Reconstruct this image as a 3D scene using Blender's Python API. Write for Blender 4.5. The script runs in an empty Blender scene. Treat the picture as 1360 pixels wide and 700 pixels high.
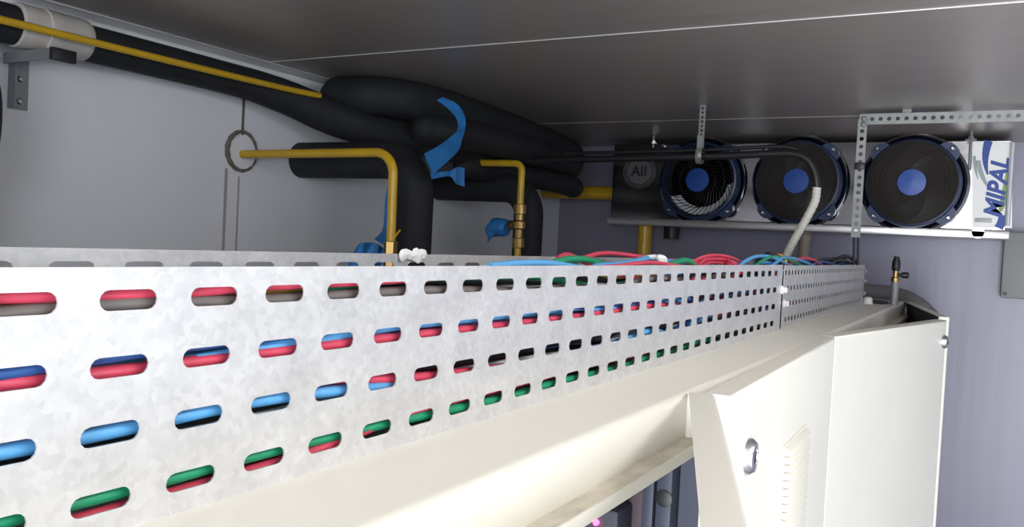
import bpy, math, random
from mathutils import Vector, Matrix
random.seed(7)
PI = math.pi
C = bpy.context.scene.collection
CZ = 2.027                       # height of the camera above the floor; ceiling is 2.40 m

# ------------------------------------------------------------------ camera
F = 1127.0
RX = Vector((0.4938, -0.8680, 0.0517))     # camera right in room axes
RD = Vector((0.0008, -0.0590, -0.9983))    # camera down
RF = Vector((0.8696, 0.4930, -0.0285))     # camera forward
cam = bpy.data.objects.new('camera', bpy.data.cameras.new('camera'))
C.objects.link(cam)
cam.data.sensor_width = 36.0
cam.data.lens = F / 1360 * 36
cam.data.clip_start = 0.01
cam.matrix_world = Matrix(((RX.x, -RD.x, -RF.x, 0), (RX.y, -RD.y, -RF.y, 0), (RX.z, -RD.z, -RF.z, CZ), (0, 0, 0, 1)))
bpy.context.scene.camera = cam

def ray(px, py):
    return RX * (px - 680) + RD * (py - 350) + RF * F
def at(px, py, X=None, Y=None, Z=None):
    """where the sight line meets a real plane of the room (Z counted from the lens height)"""
    r = ray(px, py)
    k = X / r.x if X is not None else (Y / r.y if Y is not None else Z / r.z)
    p = r * k
    return Vector((p.x, p.y, p.z + CZ))
def V(x, y, z):
    return Vector((x, y, z + CZ))

# ------------------------------------------------------------------ materials
def mat(name, col, rough=0.5, metal=0.0, noise=0.0, nscale=12.0, stretch=(1, 1, 1), bump=0.0, bscale=60.0, spec=0.5, emit=None, estr=0.0, rnoise=0.0, vor=False):
    m = bpy.data.materials.new(name)
    m.use_nodes = True
    nt = m.node_tree
    b = nt.nodes['Principled BSDF']
    b.inputs['Base Color'].default_value = (*col, 1)
    b.inputs['Roughness'].default_value = rough
    b.inputs['Metallic'].default_value = metal
    b.inputs['Specular IOR Level'].default_value = spec
    if emit:
        b.inputs['Emission Color'].default_value = (*emit, 1)
        b.inputs['Emission Strength'].default_value = estr
    tc = nt.nodes.new('ShaderNodeTexCoord')
    mp = nt.nodes.new('ShaderNodeMapping')
    mp.inputs['Scale'].default_value = stretch
    nt.links.new(tc.outputs['Object'], mp.inputs['Vector'])
    if noise or rnoise:
        if vor:
            n = nt.nodes.new('ShaderNodeTexVoronoi')
            n.inputs['Scale'].default_value = nscale
            sp = nt.nodes.new('ShaderNodeSeparateColor')
            nt.links.new(n.outputs['Color'], sp.inputs[0])
            src0 = sp.outputs[0]
            n2 = nt.nodes.new('ShaderNodeTexNoise')
            n2.inputs['Scale'].default_value = nscale * 0.12
            n2.inputs['Detail'].default_value = 5
            nt.links.new(mp.outputs[0], n2.inputs['Vector'])
            mx = nt.nodes.new('ShaderNodeMix')
            mx.inputs['Factor'].default_value = 0.75
            nt.links.new(src0, mx.inputs['A'])
            nt.links.new(n2.outputs['Fac'], mx.inputs['B'])
            src = mx.outputs['Result']
        else:
            n = nt.nodes.new('ShaderNodeTexNoise')
            n.inputs['Scale'].default_value = nscale
            n.inputs['Detail'].default_value = 6
            src = n.outputs['Fac']
        nt.links.new(mp.outputs[0], n.inputs['Vector'])
        if noise:
            r = nt.nodes.new('ShaderNodeMapRange')
            r.inputs['From Min'].default_value = 0.25
            r.inputs['From Max'].default_value = 0.75
            r.inputs['To Min'].default_value = 1 - noise
            r.inputs['To Max'].default_value = 1 + noise * 0.6
            nt.links.new(src, r.inputs['Value'])
            mul = nt.nodes.new('ShaderNodeVectorMath')
            mul.operation = 'SCALE'
            mul.inputs[0].default_value = col
            nt.links.new(r.outputs[0], mul.inputs['Scale'])
            nt.links.new(mul.outputs[0], b.inputs['Base Color'])
        if rnoise:
            r2 = nt.nodes.new('ShaderNodeMapRange')
            r2.inputs['To Min'].default_value = max(0.02, rough - rnoise)
            r2.inputs['To Max'].default_value = rough + rnoise
            nt.links.new(src, r2.inputs['Value'])
            nt.links.new(r2.outputs[0], b.inputs['Roughness'])
    if bump:
        n3 = nt.nodes.new('ShaderNodeTexNoise')
        n3.inputs['Scale'].default_value = bscale
        n3.inputs['Detail'].default_value = 4
        nt.links.new(mp.outputs[0], n3.inputs['Vector'])
        bp = nt.nodes.new('ShaderNodeBump')
        bp.inputs['Strength'].default_value = bump
        bp.inputs['Distance'].default_value = 0.003
        nt.links.new(n3.outputs['Fac'], bp.inputs['Height'])
        nt.links.new(bp.outputs[0], b.inputs['Normal'])
    return m

M = dict(
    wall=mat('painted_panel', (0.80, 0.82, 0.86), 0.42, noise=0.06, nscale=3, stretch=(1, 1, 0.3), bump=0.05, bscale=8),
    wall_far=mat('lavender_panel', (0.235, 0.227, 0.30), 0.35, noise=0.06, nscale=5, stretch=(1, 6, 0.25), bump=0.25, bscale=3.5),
    ceil=mat('brushed_ceiling_panel', (0.37, 0.33, 0.305), 0.34, metal=0.3, noise=0.16, nscale=9, stretch=(22, 0.35, 1), bump=0.12, bscale=7, rnoise=0.05),
    floor=mat('concrete', (0.32, 0.31, 0.30), 0.8, noise=0.2, nscale=6, bump=0.2),
    seam=mat('seam_metal', (0.75, 0.74, 0.72), 0.35, metal=0.4),
    trim=mat('aluminium_trim', (0.66, 0.67, 0.69), 0.38, metal=0.55, noise=0.12, nscale=14, stretch=(0.5, 1, 1)),
    grime=mat('grime', (0.16, 0.14, 0.12), 0.9, noise=0.4, nscale=40),
    stain=mat('water_stain', (0.42, 0.39, 0.37), 0.6, noise=0.2, nscale=30, stretch=(1, 1, 0.1)),
    galv=mat('galvanised_steel', (0.73, 0.73, 0.735), 0.38, metal=0.6, noise=0.15, nscale=300, vor=True, rnoise=0.06),
    galv_far=mat('darker_galvanised_steel', (0.58, 0.58, 0.58), 0.45, metal=0.5, noise=0.15, nscale=200, vor=True),  # darker tone for the far tray's front
    galv_dull=mat('galvanised_strip', (0.27, 0.28, 0.27), 0.5, metal=0.4, noise=0.2, nscale=30),
    grey_paint=mat('grey_painted_steel', (0.30, 0.31, 0.33), 0.5, metal=0.3, noise=0.1),
    beige=mat('light_beige_enamel', (0.77, 0.75, 0.675), 0.42, noise=0.03, nscale=6, bump=0.05, bscale=260),
    dusty=mat('dusty_beige_enamel', (0.62, 0.575, 0.48), 0.75, noise=0.3, nscale=60, stretch=(0.5, 1, 1)),
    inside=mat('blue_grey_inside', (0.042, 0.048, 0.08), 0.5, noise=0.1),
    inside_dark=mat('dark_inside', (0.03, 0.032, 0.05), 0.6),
    inside_red=mat('brown_inside', (0.06, 0.035, 0.045), 0.6),
    black=mat('black_plastic', (0.012, 0.012, 0.014), 0.45),
    foam=mat('black_foam_insulation', (0.0125, 0.0138, 0.017), 0.75, noise=0.3, nscale=20, bump=0.35, bscale=40),
    yellow=mat('yellow_gloss_paint', (0.60, 0.37, 0.018), 0.3, noise=0.12, nscale=25, bump=0.06, bscale=60),
    tape=mat('aged_white_tape', (0.60, 0.57, 0.53), 0.55, noise=0.16, nscale=18, bump=0.3, bscale=20),
    rag=mat('blue_plastic_film', (0.03, 0.21, 0.56), 0.38, noise=0.25, nscale=14, bump=0.6, bscale=30),
    blue=mat('blue_plastic', (0.008, 0.025, 0.085), 0.4, noise=0.15, nscale=20),
    hub=mat('blue_hub_sticker', (0.015, 0.07, 0.33), 0.35, noise=0.1),
    steel=mat('stainless_sheet', (0.44, 0.43, 0.44), 0.14, metal=1.0, noise=0.08, nscale=6, stretch=(1, 0.4, 4), rnoise=0.04),
    pan=mat('drain_pan_sheet', (0.58, 0.57, 0.57), 0.34, metal=0.7, noise=0.08),
    chrome=mat('chrome', (0.72, 0.72, 0.75), 0.22, metal=1.0),
    brass=mat('brass', (0.42, 0.27, 0.10), 0.35, metal=0.9, noise=0.2),
    copper=mat('tan_pipe', (0.30, 0.25, 0.20), 0.5),
    white=mat('white_plastic', (0.82, 0.82, 0.80), 0.45),
    hose=mat('ivory_flexible_hose', (0.66, 0.63, 0.56), 0.5, noise=0.1, nscale=60),
    grey_hose=mat('grey_rubber_hose', (0.20, 0.195, 0.20), 0.6, noise=0.1),
    greybox=mat('grey_box', (0.24, 0.25, 0.25), 0.55),
    fan_glow=mat('painted_fan_glow', (0.80, 0.82, 0.86), 0.3),  # white for the light painted into the left fan
    logo_blue=mat('logo_blue', (0.02, 0.06, 0.30), 0.5),
    logo_green=mat('logo_green', (0.22, 0.33, 0.12), 0.5),
    logo_grey=mat('logo_grey', (0.32, 0.36, 0.36), 0.5),
    faint=mat('faint_print', (0.42, 0.43, 0.43), 0.5),
    shroud=mat('dark_blue_grey_shroud', (0.03, 0.04, 0.065), 0.45),
    guard=mat('brown_black_guard', (0.035, 0.030, 0.027), 0.5),
    bolt=mat('glint_white_bolt', (0.85, 0.85, 0.85), 0.4, metal=0.2),  # pale colour carries the highlights of the chrome splice bolts
    emblem=mat('grey_emblem', (0.13, 0.135, 0.135), 0.5),
    led=mat('magenta_led', (0.6, 0.02, 0.15), 0.4, emit=(1.0, 0.03, 0.25), estr=14),
    lamp=mat('lamp_tube', (1, 1, 1), 0.4, emit=(1.0, 0.98, 0.95), estr=16),
)
WIRE = dict(
    red=mat('red_wire', (0.72, 0.07, 0.125), 0.42), blue=mat('blue_wire', (0.12, 0.42, 0.80), 0.42),
    dark_blue=mat('dark_blue_wire', (0.03, 0.10, 0.32), 0.42), green=mat('green_wire', (0.015, 0.32, 0.15), 0.42),
    black=mat('black_wire', (0.02, 0.02, 0.024), 0.45), grey=mat('grey_wire', (0.17, 0.155, 0.145), 0.5),
    white=mat('white_wire', (0.72, 0.76, 0.80), 0.45), yellow=mat('yellow_wire', (0.55, 0.40, 0.05), 0.45),
    maroon=mat('dark_red_wire', (0.20, 0.02, 0.035), 0.45),
)

# ------------------------------------------------------------------ mesh builder
class MB:
    def __init__(s):
        s.v = []; s.f = []
    def add(s, verts, faces, T=None):
        o = len(s.v)
        for p in verts:
            p = Vector(p)
            s.v.append(T @ p if T else p)
        s.f += [tuple(i + o for i in q) for q in faces]
        return s
    def box(s, lo, hi, T=None, b=0.0):
        (x0, y0, z0), (x1, y1, z1) = lo, hi
        if b <= 0:
            vs = [(x, y, z) for x in (x0, x1) for y in (y0, y1) for z in (z0, z1)]
            fs = [(0, 1, 3, 2), (4, 6, 7, 5), (0, 4, 5, 1), (2, 3, 7, 6), (0, 2, 6, 4), (1, 5, 7, 3)]
            return s.add(vs, fs, T)
        import bmesh
        bm = bmesh.new()
        bmesh.ops.create_cube(bm, size=1)
        for v in bm.verts:
            v.co = Vector(((x0 + x1) / 2 + v.co.x * (x1 - x0), (y0 + y1) / 2 + v.co.y * (y1 - y0), (z0 + z1) / 2 + v.co.z * (z1 - z0)))
        bmesh.ops.bevel(bm, geom=bm.edges[:], offset=b, segments=2, affect='EDGES', profile=0.5)
        bm.verts.index_update()
        s.add([v.co.copy() for v in bm.verts], [tuple(v.index for v in f.verts) for f in bm.faces], T)
        bm.free()
        return s
    def tube(s, pts, r, n=12, cap=True, closed=False, round_ends=False):
        pts = [Vector(p) for p in pts]
        rs = list(r) if isinstance(r, (list, tuple)) else [r] * len(pts)
        if round_ends and not closed:
            d0 = (pts[0] - pts[1]).normalized(); d1 = (pts[-1] - pts[-2]).normalized()
            a, ra, z, rz = pts[0], rs[0], pts[-1], rs[-1]
            pts = [a + d0 * ra * math.sin(t) for t in (1.45, 1.0, 0.5)] + pts + [z + d1 * rz * math.sin(t) for t in (0.5, 1.0, 1.45)]
            rs = [ra * math.cos(t) for t in (1.45, 1.0, 0.5)] + rs + [rz * math.cos(t) for t in (0.5, 1.0, 1.45)]
        N = len(pts)
        tang = []
        for i in range(N):
            if closed:
                t = pts[(i + 1) % N] - pts[i - 1]
            else:
                t = pts[min(i + 1, N - 1)] - pts[max(i - 1, 0)]
            tang.append(t.normalized())
        up = Vector((0, 0, 1)) if abs(tang[0].z) < 0.9 else Vector((0, 1, 0))
        u = tang[0].cross(up).normalized()
        vs = []; fs = []
        for i in range(N):
            u = (u - tang[i] * u.dot(tang[i])).normalized()
            w = tang[i].cross(u)
            for k in range(n):
                a = 2 * PI * k / n
                vs.append(pts[i] + (u * math.cos(a) + w * math.sin(a)) * rs[i])
        for i in range(N if closed else N - 1):
            j = (i + 1) % N
            for k in range(n):
                l = (k + 1) % n
                fs.append((i * n + k, i * n + l, j * n + l, j * n + k))
        if cap and not closed:
            fs.append(tuple(range(n - 1, -1, -1)))
            fs.append(tuple((N - 1) * n + k for k in range(n)))
        return s.add(vs, fs)
    def lathe(s, prof, T=None, n=32, closed=False):
        """prof: (radius, height) pairs turned round local z"""
        vs = []; fs = []
        for (r, h) in prof:
            for k in range(n):
                a = 2 * PI * k / n
                vs.append((r * math.cos(a), r * math.sin(a), h))
        P = len(prof)
        for i in range(P if closed else P - 1):
            j = (i + 1) % P
            for k in range(n):
                l = (k + 1) % n
                fs.append((i * n + k, i * n + l, j * n + l, j * n + k))
        if not closed:
            if prof[0][0] > 1e-6: fs.append(tuple(range(n - 1, -1, -1)))
            if prof[-1][0] > 1e-6: fs.append(tuple((P - 1) * n + k for k in range(n)))
        return s.add(vs, fs, T)
    def prism(s, poly, d0, d1, T=None):
        """poly in local x,y extruded along local z"""
        n = len(poly)
        vs = [(x, y, d0) for x, y in poly] + [(x, y, d1) for x, y in poly]
        fs = [tuple(range(n - 1, -1, -1)), tuple(range(n, 2 * n))] + [(i, (i + 1) % n, n + (i + 1) % n, n + i) for i in range(n)]
        return s.add(vs, fs, T)
    def ribbon(s, left, right, t=0.0012):
        """a strip of film with real thickness between two edge lines"""
        n = len(left)
        L = [Vector(p) for p in left]; R = [Vector(p) for p in right]
        vs = []; fs = []
        for i in range(n):
            a = L[min(i + 1, n - 1)] - L[max(i - 1, 0)]
            nrm = a.cross(R[i] - L[i])
            nrm = nrm.normalized() * t if nrm.length > 1e-9 else Vector((0, t, 0))
            mid = (L[i] + R[i]) / 2 + nrm * (1.5 + 3.5 * math.sin(i * .8))
            vs += [L[i], mid, R[i], L[i] + nrm, mid + nrm, R[i] + nrm]
        for i in range(n - 1):
            a, b = i * 6, i * 6 + 6
            fs += [(a, a + 1, b + 1, b), (a + 1, a + 2, b + 2, b + 1), (a + 3, b + 3, b + 4, a + 4), (a + 4, b + 4, b + 5, a + 5),
                   (a, b, b + 3, a + 3), (a + 2, a + 5, b + 5, b + 2)]
        e = (n - 1) * 6
        fs += [(0, 3, 4, 1), (1, 4, 5, 2), (e, e + 1, e + 4, e + 3), (e + 1, e + 2, e + 5, e + 4)]
        return s.add(vs, fs)
    def perforated(s, w, h, holes, t, T, n=6):
        """sheet in local x,y with slots; holes: rows of (y_center, cell_height, pitch, x_first_cell_start, count, slot_length, slot_height)"""
        ys = 0.0
        def plate(x0, y0, x1, y1):
            if x1 - x0 > 1e-6 and y1 - y0 > 1e-6:
                s.box((x0, y0, 0), (x1, y1, t), T)
        for (yc, ch, pitch, xs, cnt, L, D) in sorted(holes):
            y0, y1 = yc - ch / 2, yc + ch / 2
            plate(0, ys, w, y0); ys = y1
            plate(0, y0, xs, y1); plate(xs + pitch * cnt, y0, w, y1)
            r = D / 2; c = max(L / 2 - r, 1e-4)
            ring = [(c + r * math.cos(a), r * math.sin(a)) for a in [-PI / 2 + PI * k / n for k in range(n + 1)]]
            ring += [(-c - r * math.cos(a), -r * math.sin(a)) for a in [-PI / 2 + PI * k / n for k in range(n + 1)]]
            hw, hh = pitch / 2, ch / 2
            outer = []
            for (x, y) in ring:
                k = min(hw / abs(x) if abs(x) > 1e-9 else 1e9, hh / abs(y) if abs(y) > 1e-9 else 1e9)
                outer.append((x * k, y * k))
            corners = [(hw, -hh), (hw, hh), (-hw, hh), (-hw, -hh)]
            N = len(ring)
            fs = []
            vs = [(x, y, 0) for x, y in ring] + [(x, y, 0) for x, y in outer] + [(x, y, t) for x, y in ring] + [(x, y, t) for x, y in outer] \
                + [(x, y, 0) for x, y in corners] + [(x, y, t) for x, y in corners]
            def side(p):
                if abs(abs(p[0]) - hw) < 1e-7: return 'r' if p[0] > 0 else 'l'
                return 't' if p[1] > 0 else 'b'
            cid = {('b', 'r'): 0, ('r', 't'): 1, ('t', 'l'): 2, ('l', 'b'): 3}
            for i in range(N):
                j = (i + 1) % N
                a, b = side(outer[i]), side(outer[j])
                if a == b or (a, b) not in cid:
                    fs.append((i, N + i, N + j, j)); fs.append((2 * N + i, 2 * N + j, 3 * N + j, 3 * N + i))
                else:
                    q = cid[(a, b)]
                    fs.append((i, N + i, 4 * N + q, N + j, j)); fs.append((2 * N + i, 2 * N + j, 3 * N + j, 4 * N + 4 + q, 3 * N + i))
                fs.append((i, j, 2 * N + j, 2 * N + i))
            for q in range(cnt):
                ox = xs + pitch * (q + 0.5)
                s.add([(x + ox, y + yc, z) for x, y, z in vs], fs, T)
        plate(0, ys, w, h)
        return s
    def build(s, name, m, parent=None, smooth=True, angle=35):
        me = bpy.data.meshes.new(name)
        me.from_pydata([tuple(p) for p in s.v], [], s.f)
        me.validate()
        me.materials.append(m)
        if smooth:
            me.polygons.foreach_set('use_smooth', [True] * len(me.polygons))
            me.set_sharp_from_angle(angle=math.radians(angle))
        o = bpy.data.objects.new(name, me)
        C.objects.link(o)
        if parent:
            o.parent = parent
            o.matrix_parent_inverse = WM[parent.name].inverted() if parent.name in WM else Matrix()
        return o
WM = {}

def tag(o, label=None, cat=None, group=None, kind=None):
    if label: o['label'] = label
    if cat: o['category'] = cat
    if group: o['group'] = group
    if kind: o['kind'] = kind
    return o
def thing(name, label, cat, loc, group=None):
    """an Empty at the thing's base; its parts are built in room coordinates and parented to it"""
    o = bpy.data.objects.new(name, None)
    o.empty_display_size = 0.05
    C.objects.link(o)
    o.location = loc
    WM[o.name] = Matrix.Translation(Vector(loc))
    return tag(o, label, cat, group)
def struct(o, label):
    return tag(o, label, None, None, 'structure')

def catmull(P, per=8):
    P = [Vector(p) for p in P]
    out = []
    Q = [P[0] * 2 - P[1]] + P + [P[-1] * 2 - P[-2]]
    for i in range(1, len(Q) - 2):
        a, b, c, d = Q[i - 1], Q[i], Q[i + 1], Q[i + 2]
        for k in range(per):
            t = k / per
            out.append(0.5 * (2 * b + (c - a) * t + (2 * a - 5 * b + 4 * c - d) * t * t + (3 * b - a - 3 * c + d) * t ** 3))
    out.append(P[-1])
    return out
def bend(P, R, per=10):
    """polyline with rounded corners of radius R"""
    P = [Vector(p) for p in P]
    out = [P[0]]
    for i in range(1, len(P) - 1):
        d0 = (P[i - 1] - P[i]).normalized(); d1 = (P[i + 1] - P[i]).normalized()
        ang = d0.angle(d1)
        if ang > PI - 1e-3:
            out.append(P[i]); continue
        t = R / math.tan(ang / 2)
        a, b = P[i] + d0 * t, P[i] + d1 * t
        cen = P[i] + (d0 + d1).normalized() * (R / math.sin(ang / 2))
        va, vb = a - cen, b - cen
        for k in range(per + 1):
            th = va.angle(vb)
            f = k / per
            out.append(cen + (va * math.sin((1 - f) * th) + vb * math.sin(f * th)) / math.sin(th) if th > 1e-4 else a.lerp(b, f))
    out.append(P[-1])
    return out
def frame(o, x, y):
    """local x and y axes placed at o"""
    x = Vector(x).normalized(); y = Vector(y).normalized(); z = x.cross(y)
    return Matrix(((x.x, y.x, z.x, o[0]), (x.y, y.y, z.y, o[1]), (x.z, y.z, z.z, o[2]), (0, 0, 0, 1)))

# ------------------------------------------------------------------ the room
H = 0.373; YW = 1.5; XW = 3.0
X0, Y0 = -1.3, -1.35
fl = MB().box((X0 - .1, Y0 - .1, -.1), (XW + .1, YW + .1, 0)).build('floor', M['floor']); struct(fl, 'grey concrete floor of the plant room')
ce = MB().box((X0 - .1, Y0 - .1, CZ + H), (XW + .1, YW + .1, CZ + H + .1)).build('ceiling', M['ceil']); struct(ce, 'brown grey brushed metal panel ceiling')
wl = MB().box((X0 - .1, YW, 0), (XW + .1, YW + .1, CZ + H)).build('wall_left', M['wall']); struct(wl, 'white painted panel wall behind the pipes')
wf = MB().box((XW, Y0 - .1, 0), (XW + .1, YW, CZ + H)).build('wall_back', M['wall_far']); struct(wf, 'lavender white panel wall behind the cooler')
DY0, DY1 = -.95, .30  # unseen opening behind the camera, added to let light in
wb = MB().box((X0 - .1, Y0 - .1, 0), (X0, DY0, CZ + H)).box((X0 - .1, DY1, 0), (X0, YW, CZ + H)).box((X0 - .1, DY0, 2.36), (X0, DY1, CZ + H)).build('wall_front', M['wall']); struct(wb, 'white panel wall behind the camera')
DX0, DX1, DH = -0.9, 1.35, 2.36
wr = MB().box((X0, Y0 - .1, 0), (DX0, Y0, CZ + H)).box((DX1, Y0 - .1, 0), (XW, Y0, CZ + H)).box((DX0, Y0 - .1, DH), (DX1, Y0, CZ + H)).build('wall_right', M['wall'])
struct(wr, 'white panel wall with the open doorway')
# angle trim along the ceiling and left wall
tb = MB()
tb.box((X0, YW - .05, CZ + H - .0025), (XW, YW, CZ + H)).box((X0, YW - .0025, CZ + H - .016), (XW, YW, CZ + H - .0025))
tr = tb.build('trim_1', M['trim']); struct(tr, 'aluminium angle trim where left wall meets ceiling')
MB().box((X0, YW - .0035, CZ + H - .0165), (XW, YW - .0025, CZ + H - .006)).build('lit_edge', M['white'], tr)  # white strip paints the light caught by the trim's upright flange
# ceiling panel seams run across the room
for i, xs in enumerate((0.40, 1.40, 2.40)):
    MB().box((xs - .0012, Y0, CZ + H - .0012), (xs + .0012, YW - .04, CZ + H + .001)).build('panel_seam', M['seam'] if xs < 1.5 else M['ceil'], ce)
# dirty panel joint and streaks below the pipe hole
jx = 1.374
MB().box((jx - .004, YW - .0015, CZ + .205), (jx + .003, YW, CZ + .34)).build('panel_joint', M['grime'], wl)
for (dx, w_, z0, z1) in ((-.042, .004, -.6, .125), (-.005, .0025, -.6, .11)):
    MB().box((jx + dx - w_, YW - .0008, CZ + z0), (jx + dx + w_, YW, CZ + z1)).build('water_streak', M['stain'], wl)

# ------------------------------------------------------------------ insulated pipes, yellow pipes
def foam_pipe(name, label, pts, r, R=0.09, group='black foam insulated pipes', n=24):
    path = bend(pts, R) if R else catmull(pts, 10)
    t = thing(name, label, 'pipe', path[0], group)
    if isinstance(r, list): r = r[:len(path)]
    MB().tube(path, r, n, round_ends=True).build('foam_sleeve', M['foam'], t, angle=60)
    return t, path
# stub 1 comes out of the wall and turns down behind the tray
foam_pipe('insulated_pipe', 'thick black insulated pipe leaving the wall and turning down beside the dripping yellow pipe hole',
          [V(1.565, 1.5, .168), V(1.565, 1.15, .168), V(1.565, 1.15, -2.027)], .0435, .085)
foam_pipe('insulated_pipe', 'black insulated pipe turning down behind the brass valve with blue tape',
          [V(2.16, 1.5, .152), V(2.16, 1.178, .150), V(2.16, 1.178, -2.027)], .043, .08)
# long pipe under the trim, turning into the bundle below the ceiling
t, p = foam_pipe('insulated_pipe', 'long black insulated pipe along the wall under the metal trim, wrapped with white tape',
          [V(-1.2, 1.436, .312), V(.4, 1.436, .312), V(1.2, 1.436, .311), V(1.40, 1.425, .300), V(1.53, 1.385, .27), V(1.68, 1.33, .245), V(1.9, 1.30, .245), V(2.3, 1.32, .24), V(2.62, 1.36, .235), V(2.75, 1.39, .225)], [.033] * 21 + [.033 + .0105 * min(1, k / 20) for k in range(70)], 0)
MB().tube([V(.815, 1.436, .314), V(.818, 1.436, .314), V(.86, 1.436, .314), V(.862, 1.436, .314), V(.885, 1.436, .314), V(.887, 1.436, .314), V(.925, 1.436, .314), V(.938, 1.436, .314), V(.942, 1.436, .314)],
          [.034, .037, .0365, .039, .0385, .0375, .0375, .0365, .034], 24).build('tape_wrap', M['tape'], t)
foam_pipe('insulated_pipe', 'upper black insulated pipe of the bundle hugging the ceiling',
          [V(1.58, 1.40, .325), V(1.60, 1.31, .325), V(1.68, 1.255, .325), V(1.85, 1.24, .325), V(2.3, 1.285, .325), V(2.7, 1.335, .32), V(2.85, 1.38, .31)], .046, 0)
foam_pipe('insulated_pipe', 'middle black insulated pipe of the bundle with the blue film tied round it',
          [V(1.72, 1.24, .262), V(1.8, 1.205, .262), V(2.1, 1.20, .262), V(2.45, 1.24, .262), V(2.62, 1.27, .258)], .038, 0)
foam_pipe('insulated_pipe', 'short black insulated pipe of the bundle ending above the thick yellow pipe',
          [V(2.0, 1.30, .20), V(2.3, 1.28, .20), V(2.55, 1.27, .195), V(2.66, 1.28, .19)], .036, 0)
# yellow pipes
def yellow(label, pts, r, R):
    path = bend(pts, R) if R else catmull(pts, 8)
    t = thing('yellow_pipe', label, 'pipe', path[0], 'yellow painted pipes')
    MB().tube(path, r, 16).build('pipe_run', M['yellow'], t, angle=60)
    return t
t = yellow('thin yellow pipe through the ring in the wall, bending down behind the tray',
           [V(1.372, 1.5, .161), V(1.372, 1.065, .163), V(1.372, 1.062, -.02)], .0095, .045)
MB().tube([V(1.372, 1.5, .162), V(1.372, 1.495, .162)], .041, 28).build('wall_plug', M['wall'], t)
ring = [V(1.372 + .043 * math.cos(a), 1.496, .168 + .044 * math.sin(a)) for a in [2 * PI * k / 40 for k in range(40)]]
MB().tube(ring, [.0042 - .0014 * math.cos(2 * PI * k / 40) + .0007 * math.sin(k * 2.1) for k in range(40)], 8, closed=True).build('sealant_ring', M['grime'], t)
MB().lathe([(.013, 0), (.013, .018), (.0105, .02), (.0105, .024), (.014, .026), (.014, .05), (.010, .052)], Matrix.Translation(V(1.372, 1.062, -.068)), 6).build('brass_nut', M['brass'], t)
MB().tube([V(1.372, 1.062, -.06), V(1.372, 1.062, -2.027)], .007, 10).build('brass_stem', M['brass'], t)
MB().tube(catmull([at(522, 318, Y=1.055), at(527, 311, Y=1.05), at(531, 306, Y=1.05)], 4), .0022, 6, round_ends=True).build('tie_tail', M['yellow'], t)

t = yellow('slender yellow pipe with a brass valve, bending down before the second black pipe',
           [V(2.03, 1.275, .21), V(2.03, 1.135, .208), V(2.03, 1.135, .06), V(2.03, 1.135, -2.027)], .0095, .022)
vz = V(2.03, 1.135, at(681, 299, X=2.03).z - CZ)
vb = MB()
vb.lathe([(.011, -.062), (.017, -.060), (.017, -.036), (.012, -.034), (.0125, -.012), (.018, -.008), (.018, .010), (.0125, .014), (.012, .030), (.017, .032), (.017, .056), (.011, .058)],
         Matrix.Translation(vz), 12)
vb.lathe([(.010, 0), (.010, .018), (.013, .02), (.013, .03)], frame(vz, (0, 0, 1), (1, 0, 0)), 8)
vb.build('brass_valve', M['brass'], t, angle=25)
yellow('thick yellow pipe bending down in front of the steel cooler', [V(2.86, 1.5, .186), V(2.86, 1.085, .186), V(2.86, 1.085, -2.027)], .0245, .06)
yellow('long thin yellow pipe running along the black pipe below the trim', [V(-1.0, 1.378, .303), V(.6, 1.378, .303), V(1.3, 1.378, .305), V(1.48, 1.370, .307)], .0065, 0)

# wall bracket under the taped pipe
t = thing('pipe_bracket', 'grey steel angle bracket on the wall carrying the taped black pipe', 'bracket', V(.86, 1.5, .18))
b = MB().box((.846, 1.4965, CZ + .182), (.880, 1.5, CZ + .2745)).box((.846, 1.478, CZ + .182), (.8495, 1.4965, CZ + .2745))
b.build('upright', M['grey_paint'], t)
b = MB().box((.835, 1.365, CZ + .2705), (.875, 1.4965, CZ + .2745)).box((.835, 1.365, CZ + .2565), (.839, 1.4965, CZ + .2705))
b.build('arm', M['grey_paint'], t)
MB().box((.834, 1.355, CZ + .255), (.877, 1.3645, CZ + .276), b=.002).build('rubber_cap', M['black'], t)
for z in (.235, .196):
    MB().lathe([(.0055, 0), (.0055, .002), (.003, .004)], frame(V(.864, 1.4965, z), (1, 0, 0), (0, 0, 1)), 12).build('screw', M['chrome'], t)
# black pipe edge in the left corner of the view
foam_pipe('insulated_pipe', 'black insulated pipe hanging down at the left edge of the picture',
          [V(.70, 1.42, -2.027), V(.70, 1.42, -.3), V(.715, 1.42, .0), V(.745, 1.42, .08), V(.754, 1.42, .15), V(.745, 1.42, .21), V(.70, 1.42, .27)], .035, 0)

# blue plastic film tied round the pipes, scraps of blue film
def film(name, label, cat, L, R, **k):
    o = MB().ribbon(catmull(L, 5), catmull(R, 5), .0012).build(name, M['rag'], angle=50)
    return tag(o, label, cat, k.get('group'))
Lp = [(580, 133), (597, 146), (607, 160), (607, 173), (597, 183), (580, 195), (563, 204)]
Rp = [(588, 129), (606, 138), (616, 152), (618, 168), (613, 186), (606, 203), (575, 231)]
dl = [1.14, 1.125, 1.11, 1.10, 1.09, 1.08, 1.07]
film('blue_film', 'strip of blue plastic film hanging from the black pipe bundle', 'plastic film',
     [at(*q, Y=d) for q, d in zip(Lp, dl)], [at(*q, Y=d) for q, d in zip(Rp, dl)])
film('blue_film', 'short crumpled tail of blue film under the hanging blue strip', 'plastic film',
     [at(*q, Y=1.071) for q in [(573, 229), (588, 228), (600, 226), (607, 222), (617, 223)]], [at(*q, Y=1.071) for q in [(574, 238), (588, 235), (599, 235), (606, 244), (617, 248)]])
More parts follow.
